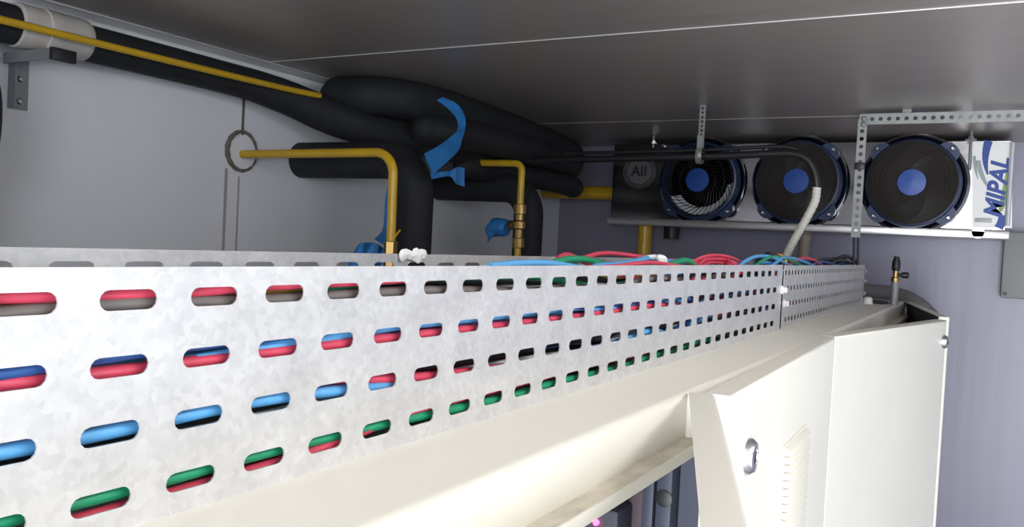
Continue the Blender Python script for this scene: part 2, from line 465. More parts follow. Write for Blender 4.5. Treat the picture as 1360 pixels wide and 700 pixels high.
film('blue_film', 'torn blue film stuck on the thick black pipe behind the yellow bend', 'plastic film',
     [at(*q, Y=1.11) for q in [(517, 235), (512, 262), (510, 285), (508, 305), (497, 318)]], [at(*q, Y=1.11) for q in [(524, 235), (523, 262), (523, 285), (524, 305), (524, 334)]])
o = MB()
P = [at(472, 333, Y=1.1), at(478, 324, Y=1.1), at(489, 322, Y=1.1), at(500, 323, Y=1.1), at(507, 328, Y=1.1), at(513, 334, Y=1.1)]
o.ribbon(catmull(P, 4), catmull([p + Vector((-.03, -.005, -.06 + .01 * (i % 2))) for i, p in enumerate(P)], 4), .003)
tag(o.build('blue_film', M['rag'], angle=50), 'bunched blue film poking up behind the tray edge', 'plastic film')
o = MB()
cpt = at(662, 303, X=2.03)
o.tube(catmull([cpt + Vector((0, -.028, 0)), cpt + Vector((0, .0, .003)), cpt + Vector((0, .022, -.003)), cpt + Vector((0, .036, .002))], 4),
       [.022, .025, .026, .026, .027, .027, .026, .024, .023, .021, .018, .014, .010], 10)
o.ribbon([cpt + Vector((-.018, .03, -.01)), cpt + Vector((-.018, .02, -.028)), cpt + Vector((-.018, .022, -.04))], [cpt + Vector((-.018, 0, -.01)), cpt + Vector((-.018, .005, -.022)), cpt + Vector((-.018, .018, -.04))])
tag(o.build('blue_tape', M['rag'], angle=40), 'blue tape wrapped round the handle of the brass valve', 'tape')

# ------------------------------------------------------------------ steel cooler with three fans
XE = 2.78
ev = thing('cooler_unit', 'stainless steel ceiling cooler with three blue fans on the far wall', 'cooler', V(XE, .58, .075))
YL, YR = 1.185, -.022
ZB, ZT = .098, .352
b = MB()
b.box((XE, YR, CZ + ZB), (XE + .0015, YL, CZ + ZT))
b.box((XE, YR, CZ + ZT - .0015), (XW - .012, YL, CZ + ZT)).box((XE, YL - .0015, CZ + ZB), (XW - .012, YL, CZ + ZT)).box((XE, YR, CZ + ZB), (XW - .012, YR + .0015, CZ + ZT))
b.box((XW - .014, YR, CZ + ZB), (XW - .012, YL, CZ + ZT))
b.build('casing', M['steel'], ev)
MB().box((XE - .006, YR - .012, CZ + .072), (XW - .01, YL + .012, CZ + .0965), b=.004).build('drain_pan', M['pan'], ev)
MB().tube([V(XE - .003, YR - .004, .11), V(XE - .003, YR - .004, .345)], .007, 10).build('corner_strip', M['trim'], ev)
MB().tube([V(2.9, 1.0, .074), V(2.9, 1.0, .03)], [.029, .027], 20).build('drain_outlet', M['black'], ev)
MB().lathe([(.016, 0), (.016, .003), (.006, .003), (.006, .012)], frame(V(XE - .006, .045, .088), (0, 1, 0), (0, 0, 1)), 16).build('drain_plug', M['chrome'], ev)
MB().box((XE - .004, .012, CZ + .118), (XE, .055, CZ + .13), b=.0015).build('nameplate', M['faint'], ev)
FR = .128
for i, fy in enumerate((.862, .548, .222)):
    fz = .226
    fo = V(XE, fy, fz)
    T = frame(fo, (0, 1, 0), (0, 0, 1))          # local z points to -X? (y cross z)
    Tn = Matrix.Translation(fo) @ Matrix(((0, 0, -1, 0), (1, 0, 0, 0), (0, 1, 0, 0), (0, 0, 0, 1)))   # local x=Y, y=Z, z=-X (towards the room)
    # pressed collar, blue plastic ring with four ears
    MB().lathe([(.134, 0), (.140, .0045), (.1425, .006), (.145, .0045), (.150, 0)], Tn, 64).build('pressed_collar', M['steel'], ev)
    ringmb = MB()
    ringmb.lathe([(.118, .0), (.118, .046), (.120, .050), (.126, .048), (.129, .040), (.131, .002)], Tn, 64, closed=True)
    for k in range(4):
        a = PI / 4 + k * PI / 2
        E_ = Tn @ Matrix.Rotation(a, 4, 'Z')
        ringmb.prism([(.112, -.034), (.138, -.028), (.150, -.016), (.153, 0), (.150, .016), (.138, .028), (.112, .034)], .016, .040, E_)
    fan = ringmb.build('fan', M['blue'], ev)
    for k in range(4):
        scr = MB()
        E_ = Tn @ Matrix.Rotation(PI / 4 + k * PI / 2, 4, 'Z') @ Matrix.Translation((.141, 0, .040))
        scr.lathe([(.0065, 0), (.0065, .002), (.0035, .005), (0, .005)], E_, 10)
        scr.build('mounting_screw', M['chrome'], fan)
    if i == 0:      # pale crescent painting the light low in the left fan's throat
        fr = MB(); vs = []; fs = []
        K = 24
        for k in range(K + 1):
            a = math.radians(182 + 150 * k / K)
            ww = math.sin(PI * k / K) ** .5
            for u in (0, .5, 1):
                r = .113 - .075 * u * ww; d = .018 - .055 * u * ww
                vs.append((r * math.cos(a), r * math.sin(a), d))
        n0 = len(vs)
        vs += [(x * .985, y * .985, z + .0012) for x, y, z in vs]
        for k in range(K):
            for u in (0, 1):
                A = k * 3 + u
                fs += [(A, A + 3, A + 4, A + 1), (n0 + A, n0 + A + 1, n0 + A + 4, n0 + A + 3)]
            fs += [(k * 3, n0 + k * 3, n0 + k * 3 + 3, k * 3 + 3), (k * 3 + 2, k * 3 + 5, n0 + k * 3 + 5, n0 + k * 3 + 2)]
        fr.add(vs, fs, Tn).build('painted_glow', M['fan_glow'], fan)
    back = .062 if i == 0 else .1135
    MB().lathe([(.1165, .040), (.1145, .0), (back, -.085), (back - .001, -.085), (.1135, .0), (.1155, .040)], Tn, 48, closed=True).build('shroud', M['shroud'] if i == 0 else M['black'], fan)
    MB().lathe([(.0, -.088), (back, -.088), (back, -.086), (0, -.086)], Tn, 48).build('coil_face', M['shroud'] if i == 0 else M['black'], fan)
    bl = MB()
    for k in range(0 if i == 0 else 5):
        a = 2 * PI * k / 5 + .4 * i
        pts = []
        n_ = 5
        for u in range(n_):
            r = .035 + u * (.104 - .035) / (n_ - 1)
            sp = .30 + .16 * u / (n_ - 1)
            sh = .25 * u / (n_ - 1)
            pts.append([(r * math.cos(a + sh + q * sp), r * math.sin(a + sh + q * sp), -.035 + q * .022) for q in (-1, 0, 1)])
        vs = []; fs = []
        for row in pts:
            for p_ in row: vs.append(p_)
        for row in pts:
            for p_ in row: vs.append((p_[0], p_[1], p_[2] - .003))
        for u in range(n_ - 1):
            for q in range(2):
                A = u * 3 + q
                fs.append((A, A + 1, A + 4, A + 3)); fs.append((15 + A, 15 + A + 3, 15 + A + 4, 15 + A + 1))
        edge = [0, 1, 2, 5, 8, 11, 14, 13, 12, 9, 6, 3]
        for q in range(len(edge)):
            A, B = edge[q], edge[(q + 1) % len(edge)]
            fs.append((A, 15 + A, 15 + B, B))
        bl.add(vs, fs, Tn)
    bl.lathe([(.036, -.06), (.036, -.012), (.03, -.008), (0, -.008)], Tn, 24)
    bl.build('fan_blades', M['black'], fan)
    g = MB()
    ns = 36 if i == 0 else 110
    wr_ = .0013 if i == 0 else .0016
    for k in range(ns):
        a = 2 * PI * k / ns
        pts = [Tn @ Vector(((.034 + u * .087) * math.cos(a + 1.1 * u), (.034 + u * .087) * math.sin(a + 1.1 * u), .052 + .006 * math.sin(u * PI * .8))) for u in (0, .17, .34, .5, .67, .84, 1)]
        g.tube(pts, wr_, 4, cap=False)
    for rr in ((.06, .09, .1155) if i == 0 else (.045, .058, .07, .082, .094, .105, .1205)):
        u = (rr - .034) / .087
        g.tube([Tn @ Vector((rr * math.cos(a), rr * math.sin(a), .052 + .006 * math.sin(u * PI * .8))) for a in [2 * PI * q / 48 for q in range(48)]], wr_, 4, closed=True)
    g.build('guard', M['black'] if i == 0 else M['guard'], fan)
    MB().lathe([(0, .050), (.037, .050), (.039, .053), (.038, .058), (0, .0595)], Tn, 40).build('hub_disc', M['hub'], fan)

# writing on the cooler
def polyface(poly, d, name, m, parent, X=XE, order=1):
    """flat printed shape on the cooler front; poly in room (Y, Z)"""
    T = Matrix(((0, 0, -1, X), (1, 0, 0, 0), (0, 1, 0, CZ), (0, 0, 0, 1)))
    return MB().prism(poly, d * .0004, d * .0004 + .0004, T).build(name, m, parent, smooth=False)
def arcband(c0, c1, c2, w0, w1, w2, n=14):
    """tapered curved band through three points"""
    L = []; R = []
    for k in range(n + 1):
        t = k / n
        p = [(1 - t) ** 2 * c0[j] + 2 * t * (1 - t) * c1[j] + t * t * c2[j] for j in (0, 1)]
        d = [2 * (1 - t) * (c1[j] - c0[j]) + 2 * t * (c2[j] - c1[j]) for j in (0, 1)]
        l = math.hypot(*d)
        nx, ny = -d[1] / l, d[0] / l
        w = (1 - t) ** 2 * w0 + 2 * t * (1 - t) * w1 + t * t * w2
        L.append((p[0] + nx * w, p[1] + ny * w)); R.append((p[0] - nx * w, p[1] - ny * w))
    return L + R[::-1]
def yz(px, py):
    q = at(px, py, X=XE)
    return (q.y, q.z - CZ)
st = polyface([yz(1291, 188), yz(1345, 188), yz(1344, 303), yz(1291, 302)], 0, 'sticker', M['white'], ev)
polyface(arcband(yz(1313, 187), yz(1305, 212), yz(1312, 232), .011, .009, .002), 1, 'logo_stroke', M['logo_blue'], st)
polyface(arcband(yz(1331, 286), yz(1331, 296), yz(1326, 303), .009, .010, .012), 1, 'logo_stroke', M['logo_blue'], st)
polyface(arcband(yz(1338, 222), yz(1340, 252), yz(1328, 281), .001, .017, .004), 1, 'logo_stroke', M['logo_green'], st)
polyface(arcband(yz(1299, 213), yz(1302, 235), yz(1315, 252), .006, .008, .001), 1, 'logo_stroke', M['logo_grey'], st)
polyface(arcband(yz(1294, 207), yz(1294, 222), yz(1299, 238), .004, .005, .001), 1, 'logo_stroke', M['logo_grey'], st)
def lettering(txt, o, right, upv, size, m, parent, shear=0.0, off=0.0, name='lettering', sx=1.0):
    cu = bpy.data.curves.new(name, 'FONT')
    cu.body = txt; cu.size = size; cu.shear = shear; cu.offset = off; cu.extrude = .0003
    cu.align_x = 'CENTER'; cu.align_y = 'CENTER'
    tmp = bpy.data.objects.new('lettering_source', cu)
    C.objects.link(tmp)
    dg = bpy.context.evaluated_depsgraph_get()
    me = bpy.data.meshes.new_from_object(tmp.evaluated_get(dg))
    bpy.data.objects.remove(tmp)
    T = frame(o, right, upv) @ Matrix.Diagonal((sx, 1, 1, 1))
    mb = MB().add([v.co for v in me.vertices], [tuple(p.vertices) for p in me.polygons], T)
    return mb.build(name, m, parent, smooth=False)
lp = at(1325, 250, X=XE - .0014)
lettering('MIPAL', lp, (0, -.07, 1), (0, 1, .07), .064, M['logo_blue'], st, shear=.25, off=.0022, sx=.98)
# faint round emblem on the dark end of the cooler
ec = at(849, 228, X=XE)
Te = Matrix.Translation(ec) @ Matrix(((0, 0, -1, 0), (1, 0, 0, 0), (0, 1, 0, 0), (0, 0, 0, 1)))
em = MB()
for r0, r1 in ((.050, .053), (.043, .0455), (.057, .059)):
    em.lathe([(r0, 0), (r0, .0012), (r1, .0012), (r1, 0)], Te, 48, closed=True)
em.lathe([(0, 0), (.042, 0), (.042, .0006), (0, .0006)], Te, 40)
em = em.build('round_emblem', M['emblem'], ev)
lettering('AII', ec + Vector((-.0012, 0, 0)), (0, -1, 0), (0, 0, 1), .05, M['black'], em, off=.0006)

# hanger bolts between ceiling and cooler
for (px, py, lab) in ((868, 186, 'small bolt with nut and washer hanging from the ceiling above the round emblem'), (1290, 182, 'grey threaded rod hanging from the ceiling before the right end of the cooler')):
    X_ = 2.74
    q = at(px, py, X=X_)
    t = thing('hanger_bolt', lab, 'bolt', (X_, q.y, CZ + H), 'hanger bolts at the cooler')
    lo = .335 if px < 1000 else .27
    MB().tube([(X_, q.y, CZ + H), (X_, q.y, CZ + lo)], .004, 8).build('rod', M['galv_dull'], t)
    MB().lathe([(.016, .348), (.016, .351), (.008, .351), (.008, .359), (0, .359)], Matrix.Translation((X_, q.y, CZ)), 6).build('nut', M['chrome'] if px < 1000 else M['galv_dull'], t)

# tan drain pipe below the cooler
t = thing('drain_pipe', 'tan vertical drain pipe under the cooler behind the tray', 'pipe', V(2.9, .545, -2.027))
MB().tube([V(2.9, .545, .078), V(2.9, .545, -2.027)], .019, 16).build('pipe_run', M['copper'], t)
MB().lathe([(.023, 0), (.023, .02), (.019, .022)], Matrix.Translation(V(2.9, .545, .045)), 16).build('collar', M['copper'], t)

# grey box on the far wall
t = thing('wall_box', 'dark grey box fixed on the far wall at the right edge', 'box', V(XW, -.14, -.1))
MB().box((XW - .06, -.26, CZ - .099), (XW, -.022, CZ + .10), b=.006).build('box_body', M['greybox'], t)
MB().lathe([(.006, 0), (.006, .004)], frame(V(XW - .06, -.034, -.086), (0, 0, 1), (0, 1, 0)), 10).build('screw', M['black'], t)
# corner pipe edges between box and cooler
# ------------------------------------------------------------------ perforated hanger frame
t = thing('strut_hanger', 'perforated steel strip frame hanging from the ceiling at the tray end', 'hanger frame', V(2.31, .30, .0))
Tc = Matrix(((0, 0, -1, 2.31), (-1, 0, 0, .318), (0, 1, 0, CZ + .336), (0, 0, 0, 1)))
b = MB().perforated(1.4, .027, [(.0135, .022, .0198, .02, 68, .0105, .0105)], .0018, Tc, 4)
b.box((2.31, -1.08, CZ + .361), (2.335, .318, CZ + .363))
b.build('crossbar', M['galv_dull'], t)
Tu = Matrix(((0, 0, -1, 2.307), (-1, 0, 0, .3205), (0, 1, 0, CZ + .05), (0, 0, 0, 1)))
Tu2 = Tu @ Matrix(((0, 1, 0, 0), (1, 0, 0, 0), (0, 0, 1, 0), (0, 0, 0, 1)))
MB().perforated(.30, .022, [(.011, .019, .0195, .006, 15, .009, .0105)], .0018, Tu2, 4).build('upright', M['galv_dull'], t)
MB().box((2.302, .298, CZ + .222), (2.312, .323, CZ + .24), b=.002).build('clamp', M['black'], t)
for dy in (.313, .303):
    MB().tube([V(2.309, dy, .055), V(2.309, dy - .002, .0), V(2.309, dy - .002, -.02)], .003, 8).build('tie_wire', M['black'], t)
for (y, z) in ((.306, .349), (.306, .335)):
    MB().lathe([(.007, 0), (.007, .004), (.003, .007)], Matrix.Translation(V(2.305, y, z)) @ Matrix.Rotation(-PI / 2, 4, 'Y'), 6).build('bolt', M['galv_dull'], t)
# ceiling strut continues to the ceiling by short hangers
MB().box((2.318, -.5, CZ + .363), (2.33, -.48, CZ + H)).build('spacer', M['galv_dull'], t)
MB().box((2.318, .2, CZ + .363), (2.33, .22, CZ + H)).build('spacer', M['galv_dull'], t)

# black conduit across, its strap, and the ivory hose into the tray
XC = 2.16
t = thing('cable_conduit', 'black conduit crossing before the fans and dropping as ivory hose into the tray', 'conduit', V(XC, .43, .24))
cp = [at(*q, X=XC) for q in [(628, 216), (760, 212), (930, 208), (1030, 204), (1058, 205), (1074, 214), (1083, 232), (1085, 252)]]
MB().tube(catmull(cp, 8), .0095, 12).build('black_sleeve', M['black'], t, angle=60)
MB().tube(catmull([p + Vector((0.0, 0, .017)) for p in cp[:4]] + [cp[4] + Vector((0, 0, .012))], 8), .005, 10).build('thin_cable', M['black'], t, angle=60)
hp = catmull([at(*q, X=XC) for q in [(1085, 249), (1082, 268), (1070, 292), (1055, 318)]] + [at(1045, 338, X=XC), at(1040, 350, X=XC), at(1037, 365, X=XC)], 14)
MB().tube(hp, [.0098 + (.0008 if k % 4 < 2 else 0) for k in range(len(hp))], 12).build('flexible_hose', M['hose'], t, angle=60)
t = thing('hanger_strap', 'narrow perforated strap from the ceiling holding the black conduit before the left fan', 'strap', V(XC, .68, H))
Ts = Matrix(((0, 0, -1, XC + .002), (-1, 0, 0, .688), (0, 1, 0, CZ + .255), (0, 0, 0, 1))) @ Matrix(((0, 1, 0, 0), (1, 0, 0, 0), (0, 0, 1, 0), (0, 0, 0, 1)))
MB().perforated(.118, .016, [(.008, .014, .0115, .001, 10, .006, .007)], .0015, Ts, 4).build('strap_band', M['galv_dull'], t)
lpz = at(929, 208, X=XC)
loop = [Vector((XC + .0135 * math.cos(a), 0, .016 * math.sin(a))) for a in [2 * PI * k / 20 for k in range(20)]]
lb = MB()
lb.ribbon([lpz + Vector((.0155 * math.cos(a), .007, .003 + .021 * math.sin(a))) for a in [2 * PI * k / 20 for k in range(21)]],
          [lpz + Vector((.0155 * math.cos(a), -.009, .003 + .021 * math.sin(a))) for a in [2 * PI * k / 20 for k in range(21)]], .0008)
lb.box((XC - .006, lpz.y - .008, lpz.z + .018), (XC - .0035, lpz.y + .007, lpz.z + .055))
lb.build('strap_loop', M['galv_dull'], t)

# ------------------------------------------------------------------ perforated cable trays
YF = .2815; YBK = .388
ZTOP = -.0178; ZBOT = -.1167
def tray(label, xa, xb, yf, pitch, slot, zt, phase, group, gm='galv'):
    t = thing('cable_tray', label, 'cable tray', V((xa + xb) / 2, yf, ZBOT), group)
    w = xb - xa
    h = zt - ZBOT
    T = Matrix(((1, 0, 0, xa), (0, 0, 1, yf), (0, 1, 0, CZ + ZBOT), (0, 0, 0, 1)))
    rows = []
    for k, z in enumerate((-.0302, -.0551, -.0800, -.1051)):
        x0 = phase - .0028 * k - pitch / 2 - xa
        x0 = x0 % pitch + .004
        cnt = int((w - x0 - .01) / pitch)
        rows.append((z - ZBOT, .0105, pitch, x0 - .004 if x0 > .004 else x0, cnt, slot, .0078))
    MB().perforated(w, h, rows, .0008, T, 6).build('front_side', M[gm], t, angle=25)
    Tb = Matrix(((1, 0, 0, xa), (0, 0, 1, YBK), (0, 1, 0, CZ + ZBOT), (0, 0, 0, 1)))
    bx = (at(96, 350.5, Y=YBK).x - pitch / 2 - xa) % pitch
    MB().perforated(w, h + .0025, [(h + .0025 - .0102, .0105, pitch, bx, int((w - bx - .004) / pitch), slot, .0078)], .0008, Tb, 4).build('back_side', M['galv'], t, angle=25)
    MB().box((xa, yf, CZ + ZBOT - .0014), (xb, YBK + .0014, CZ + ZBOT)).build('bottom', M['galv'], t)
    return t
tr1 = tray('near perforated galvanised cable tray full of coloured wires, long slots', -.75, 1.342, YF, .0404, .0247, ZTOP, .2066, None)
tr2 = tray('far perforated galvanised cable tray with short slots behind the joint', 1.362, 2.31, YF + .0016, .0250, .0145, ZTOP - .001, 1.40, None, 'galv_far')
for (px, py) in ((1038, 385), (1040, 403)):
    q = at(px, py, Y=YF)
    MB().lathe([(.007, 0), (.007, .003), (.0045, .003), (.0045, .008), (.003, .009)], frame(q, (1, 0, 0), (0, 0, 1)), 6).build('bolt', M['bolt'], tr1)
for z in (-.035, -.06, -.09):
    MB().lathe([(.006, 0), (.006, .004), (.004, .008)], frame(V(2.30, YF + .002, z), (1, 0, 0), (0, 0, 1)), 6).build('bolt', M['chrome'], tr2)
MB().box((2.3105, YF + .004, CZ + ZBOT), (2.312, YBK, CZ + ZTOP)).build('end_plate', M['galv_dull'], tr2)
# white putty crumbs on the tray's back edge
o = MB()
for k in range(9):
    q = at(535 + k * 3.4, 340 + random.uniform(-3, 3), Y=YBK - .002)
    o.lathe([(0, -.0015), (.004, -.001), (.0048, .0003), (.003, .0012), (0, .0016)], Matrix.Translation(q) @ Matrix.Rotation(PI / 2, 4, 'X') @ Matrix.Diagonal((random.uniform(.9, 1.4), random.uniform(.7, 1.2), 1, 1)), 9)
tag(o.build('putty_smear', M['white']), 'lump of white putty stuck on the back edge of the near tray', 'putty')

# ------------------------------------------------------------------ wires
CAT = 'wire'
NAMES = dict(red='red', blue='light blue', dark_blue='dark blue', green='green', black='black', grey='grey', white='white', yellow='yellow', maroon='dark red')
def wire(col, pts, r, label, group=None, per=6, n=8):
    o = MB().tube(catmull(pts, per), r, n, round_ends=False).build('wire', WIRE[col], angle=60)
    o['label'] = label; o['category'] = CAT
    if group: o['group'] = group
    return o
def tray_wire(col, zs, y, r, amp=.006, seed=0, lab=None):
    """zs: heights at x = 0, .1, .2 ... .7, then wandering along the tray"""
    rnd = random.Random(seed)
    pts = [V(-.5, y, zs[0]), V(-.2, y, zs[0])]
    for k, z in enumerate(zs):
        pts.append(V(k * .1 + rnd.uniform(-.03, .03), y + rnd.uniform(0, .001), z + rnd.uniform(-.0016, .0016)))
    x = (len(zs) - 1) * .1
    z = zs[-1]
    base = zs[-1]
    yo = .004 if col in ('red', 'green') else 0.0
    while x < 2.1:
        x += .085
        z = max(-.110, min(-.027, base + rnd.uniform(-amp, amp)))
        yo = max(0, min(.016, yo + rnd.uniform(-.007, .008))) if col not in ('black', 'grey', 'dark_blue') else max(-.006, min(.004, yo + rnd.uniform(-.006, .003)))
        if x > 1.2 and col not in ('black', 'grey', 'dark_blue'): yo = max(yo, .012)
        pts.append(V(x, max(F1, y + yo), z))
        base += rnd.uniform(-.005, .005); base = max(-.108, min(-.030, base))
    pts.append(V(2.29, y + .01, z))
    return wire(col, pts, r, lab or NAMES[col] + ' insulated wire lying among the cables in the perforated tray', NAMES[col] + ' wires in the perforated tray')
F1, F2, F3 = .2885, .2950, .3025
front = [
    # row 1 (top)
    ('red',   [-.0285, -.0280, -.0290, -.0285, -.0270, -.0220, -.0230, -.026], F1, .0028),
    ('yellow',[-.0320, -.0315, -.0315, -.0300, -.0240, -.0230, -.0240, -.028], F2, .0022),
    ('grey',  [-.0340, -.0342, -.0340, -.0335, -.0335, -.0350, -.0360, -.040], F1, .0032),
    ('green', [-.0400, -.0420, -.0440, -.0360, -.0275, -.0265, -.0300, -.042], F2, .0030),
    ('black', [-.0260, -.0250, -.0250, -.0260, -.0310, -.0305, -.0300, -.031], F3, .0045),
    # row 2
    ('red',   [-.0530, -.0535, -.0575, -.0585, -.0595, -.0595, -.0590, -.0605], F1, .0030),
    ('dark_blue', [-.0580, -.0575, -.0520, -.0515, -.0470, -.0450, -.0500, -.0535], F1, .0029),
    ('blue',  [-.0630, -.0640, -.0620, -.0560, -.0525, -.0530, -.0535, -.056], F1 + .001, .0031),
    ('maroon',[-.0450, -.0460, -.0470, -.0530, -.0540, -.0530, -.0510, -.055], F2, .0030),
    # row 3
    ('blue',  [-.0800, -.0795, -.0800, -.0795, -.0900, -.0920, -.0900, -.086], F1, .0033),
    ('blue',  [-.0740, -.0750, -.0770, -.0785, -.0700, -.0690, -.0680, -.071], F2, .0031),
    ('red',   [-.0700, -.0690, -.0690, -.0730, -.0830, -.0880, -.0945, -.096], F1, .0030),
    ('black', [-.0860, -.0860, -.0850, -.0840, -.0780, -.0790, -.0800, -.080], F2, .0040),
    ('dark_blue', [-.0880, -.0880, -.0860, -.0860, -.0800, -.0790, -.0820, -.083], F3, .0036),
    # row 4
    ('green', [-.1030, -.1040, -.1045, -.1035, -.1070, -.1090, -.1100, -.1115], F1, .0033),
    ('maroon',[-.1090, -.1090, -.1085, -.1080, -.1030, -.1035, -.1020, -.104], F2, .0030),
    ('red',   [-.1120, -.1120, -.1115, -.1110, -.1040, -.1030, -.1000, -.098], F1, .0028),
    ('blue',  [-.0960, -.0970, -.0970, -.0980, -.1000, -.1060, -.1070, -.103], F3, .0032),
    ('black', [-.1060, -.1050, -.1060, -.1050, -.1060, -.1050, -.1040, -.105], F2 + .003, .0040),
]
for i, (c, zs, y, r) in enumerate(front):
    tray_wire(c, zs, y, r, seed=20 + i, amp=.010)
rnd = random.Random(5)
for k in range(16):     # second row of cables deeper in the tray
    c = ('black', 'grey', 'dark_blue', 'black', 'maroon', 'green', 'white', 'blue')[k % 8]
    z = -.110 + k * .0053
    tray_wire(c, [z + rnd.uniform(-.003, .003) for _ in range(8)], .3095 + .012 * (k % 3), .0038, amp=.006, seed=90 + k)
for k in range(7):      # cables that reach the front only further along
    c = ('white', 'green', 'blue', 'red', 'yellow', 'white', 'blue')[k]
    z = -.036 - k * .0105
    tray_wire(c, [z] * 7 , F2 + .003, .0026, amp=.012, seed=140 + k)

# wires that rise over the tray edge
def arc(col, pp, y, r, lab, grp=None):
    return wire(col, [at(px, py, Y=y + dy) for (px, py, dy) in pp], r, lab, grp, per=5)
arc('red', [(700, 356, 0), (735, 349, .0), (745, 341, .01), (758, 340, .02), (790, 354, .03)], .335, .0029, 'red wire arching up beside the green wire where the near tray darkens')
arc('green', [(715, 356, 0), (738, 348, 0), (760, 344, .005), (785, 346, .01), (815, 356, .02)], .318, .0031, 'green wire arching over the tray edge beside a red wire')
arc('blue', [(650, 354, 0), (690, 350, 0), (730, 350, 0), (770, 356, 0)], .305, .0028, 'light blue wire just showing above the tray edge left of the green arch')
arc('red', [(770, 344, .02), (795, 337, .02), (820, 337, .02), (850, 341, .01), (880, 345, 0), (920, 352, 0)], .345, .0025, 'long red wire lifted clear of the tray before the thick yellow pipe')
arc('blue', [(790, 354, 0), (830, 350, 0), (850, 345, .01), (868, 343, .02), (900, 350, .02)], .315, .0030, 'light blue wire rising to the white cable tie')
arc('red', [(790, 356, 0), (825, 353, 0), (845, 350, 0), (870, 349, 0), (905, 354, 0)], .300, .0022, 'thin red wire lying beneath the blue wire at the white tie')
arc('green', [(880, 356, 0), (897, 349, 0), (907, 346, 0), (917, 348, 0), (925, 356, 0)], .315, .0036, 'green wire humped over the tray edge left of the red loops')
arc('blue', [(868, 352, 0), (890, 350, 0), (915, 351, 0), (935, 354, 0)], .33, .0028, 'light blue wire behind the green hump')
for k in range(7):
    h0 = 339 + (k * 3 % 7) * 1.6
    arc('red', [(908 + k * 3, 356, 0), (927 + k * 2, h0 + 5 - k % 3, .002 * k), (944, h0, .003 * k), (966 - k, h0 + 1.5, .003 * k), (982 - k * 2, h0 + 8, 0), (992 - k * 3, 357, 0)],
        .318 - .002 * k, .0021, 'red wire in the looped red bundle rising over the tray edge', 'looped red wires')
for k in range(9):
    c = ('blue', 'blue', 'dark_blue', 'blue', 'green', 'blue', 'maroon', 'dark_blue', 'blue')[k]
    a0 = 338.5 + (k * 7 % 9) * 1.2
    arc(c, [(978 + 5 * k, 357, 0), (992 + 5 * k, a0 + 7, 0), (1008 + 4 * k, a0 + 1.5, .004), (1028 + 4 * k, a0 + 4, .004), (1050 + 4 * k, 354, 0), (1062 + 4 * k, 358, 0)],
        .31 + .006 * (k % 4), .0029, NAMES[c] + ' wire in the blue bundle beside the ivory hose', NAMES[c] + ' wires bunched at the ivory hose')
for k in range(3):
    c = ('black', 'maroon', 'yellow')[k]
    arc(c, [(1000 + 4 * k, 352, .03), (1012 + 5 * k, 341 + k, .02), (1022 + 5 * k, 336.5 + k, .0), (1034 + 4 * k, 343, -.01), (1039 + 3 * k, 357, -.015)], .325, .0026,
        NAMES[c] + ' wire tied across the blue bundle')
for k in range(10):
    c = ('red', 'blue', 'maroon', 'green', 'dark_blue', 'black', 'blue', 'black', 'black', 'dark_blue')[k]
    a0 = 342 + (k * 3 % 7)
    x0 = 1048 + k * 6
    arc(c, [(x0 - 8, 357, 0), (x0 + 8, a0 + 4, 0), (x0 + 20, a0 + 1, 0), (x0 + 34, a0 + 4, 0), (min(x0 + 46, 1138), 355, 0)], .315 + .008 * (k % 4), .0034,
        NAMES[c] + ' wire lying on top of the far tray', NAMES[c] + ' wires on top of the far tray')
# dark cables tangled at the far end
for k in range(4):
    arc('black', [(1108 + k * 3, 354, 0), (1114 + k * 3, 343 - k, 0), (1124 + k * 2, 340 + k, 0), (1134, 344 + k, 0), (1141, 352, 0)], .33 + .01 * k, .004, 'black cable tangled at the end of the far tray', 'black cables at the tray end')
# white tie
q = at(865, 346, Y=.325)
t = thing('cable_tie', 'white cable tie knotted round wires at the tray edge', 'cable tie', q)
MB().tube([q + Vector((.010 * math.cos(a) + .002, .012 * math.sin(a), .004 * math.cos(a))) for a in [2 * PI * k / 16 for k in range(16)]], .0028, 8, closed=True).build('loop', M['white'], t)
MB().tube(catmull([q + Vector((-.004, -.01, .004)), q + Vector((.004, -.013, .002)), q + Vector((.008, -.012, -.008)), q + Vector((.012, -.01, -.010))], 4), .0035, 8, round_ends=True).build('tail', M['white'], t)

# ------------------------------------------------------------------ switch cabinets
ZC = -.118                     # cabinet top
YD = .82                       # back of the cabinets
YFc = .2115                    # front edge of the top
ZL = -.1545                    # ledge height
def hood(xa, xb):
    """roof sheet rolled over at the front into the rain gutter"""
    r = .006
    prof = [(YD, ZC)]
    prof += [(YFc + r - r * math.sin(a), ZC - r + r * math.cos(a)) for a in [PI / 2 * k / 5 for k in range(6)]]
    prof += [(YFc, ZL)]
    th = .0016
    inner = [(YFc + th, ZL - th), (YFc + th, ZC - r), (YFc + r, ZC - th), (YD, ZC - th)]
    poly = prof + inner
    T = Matrix(((0, 0, 1, xa), (1, 0, 0, 0), (0, 1, 0, CZ), (0, 0, 0, 1)))
    return MB().prism(poly, 0, xb - xa, T)
def ledge(xa, xb):
    th = .0016
    mb = MB()
    mb.box((xa, .1965, CZ + ZL - th), (xb, YFc + th, CZ + ZL))
    return mb
def lip(xa, xb):
    return MB().box((xa, .1945, CZ + ZL - .008), (xb, .1968, CZ + ZL + .0008), b=.0007).box((xa, .1968, CZ + ZL - .008), (xb, .206, CZ + ZL - .0068))
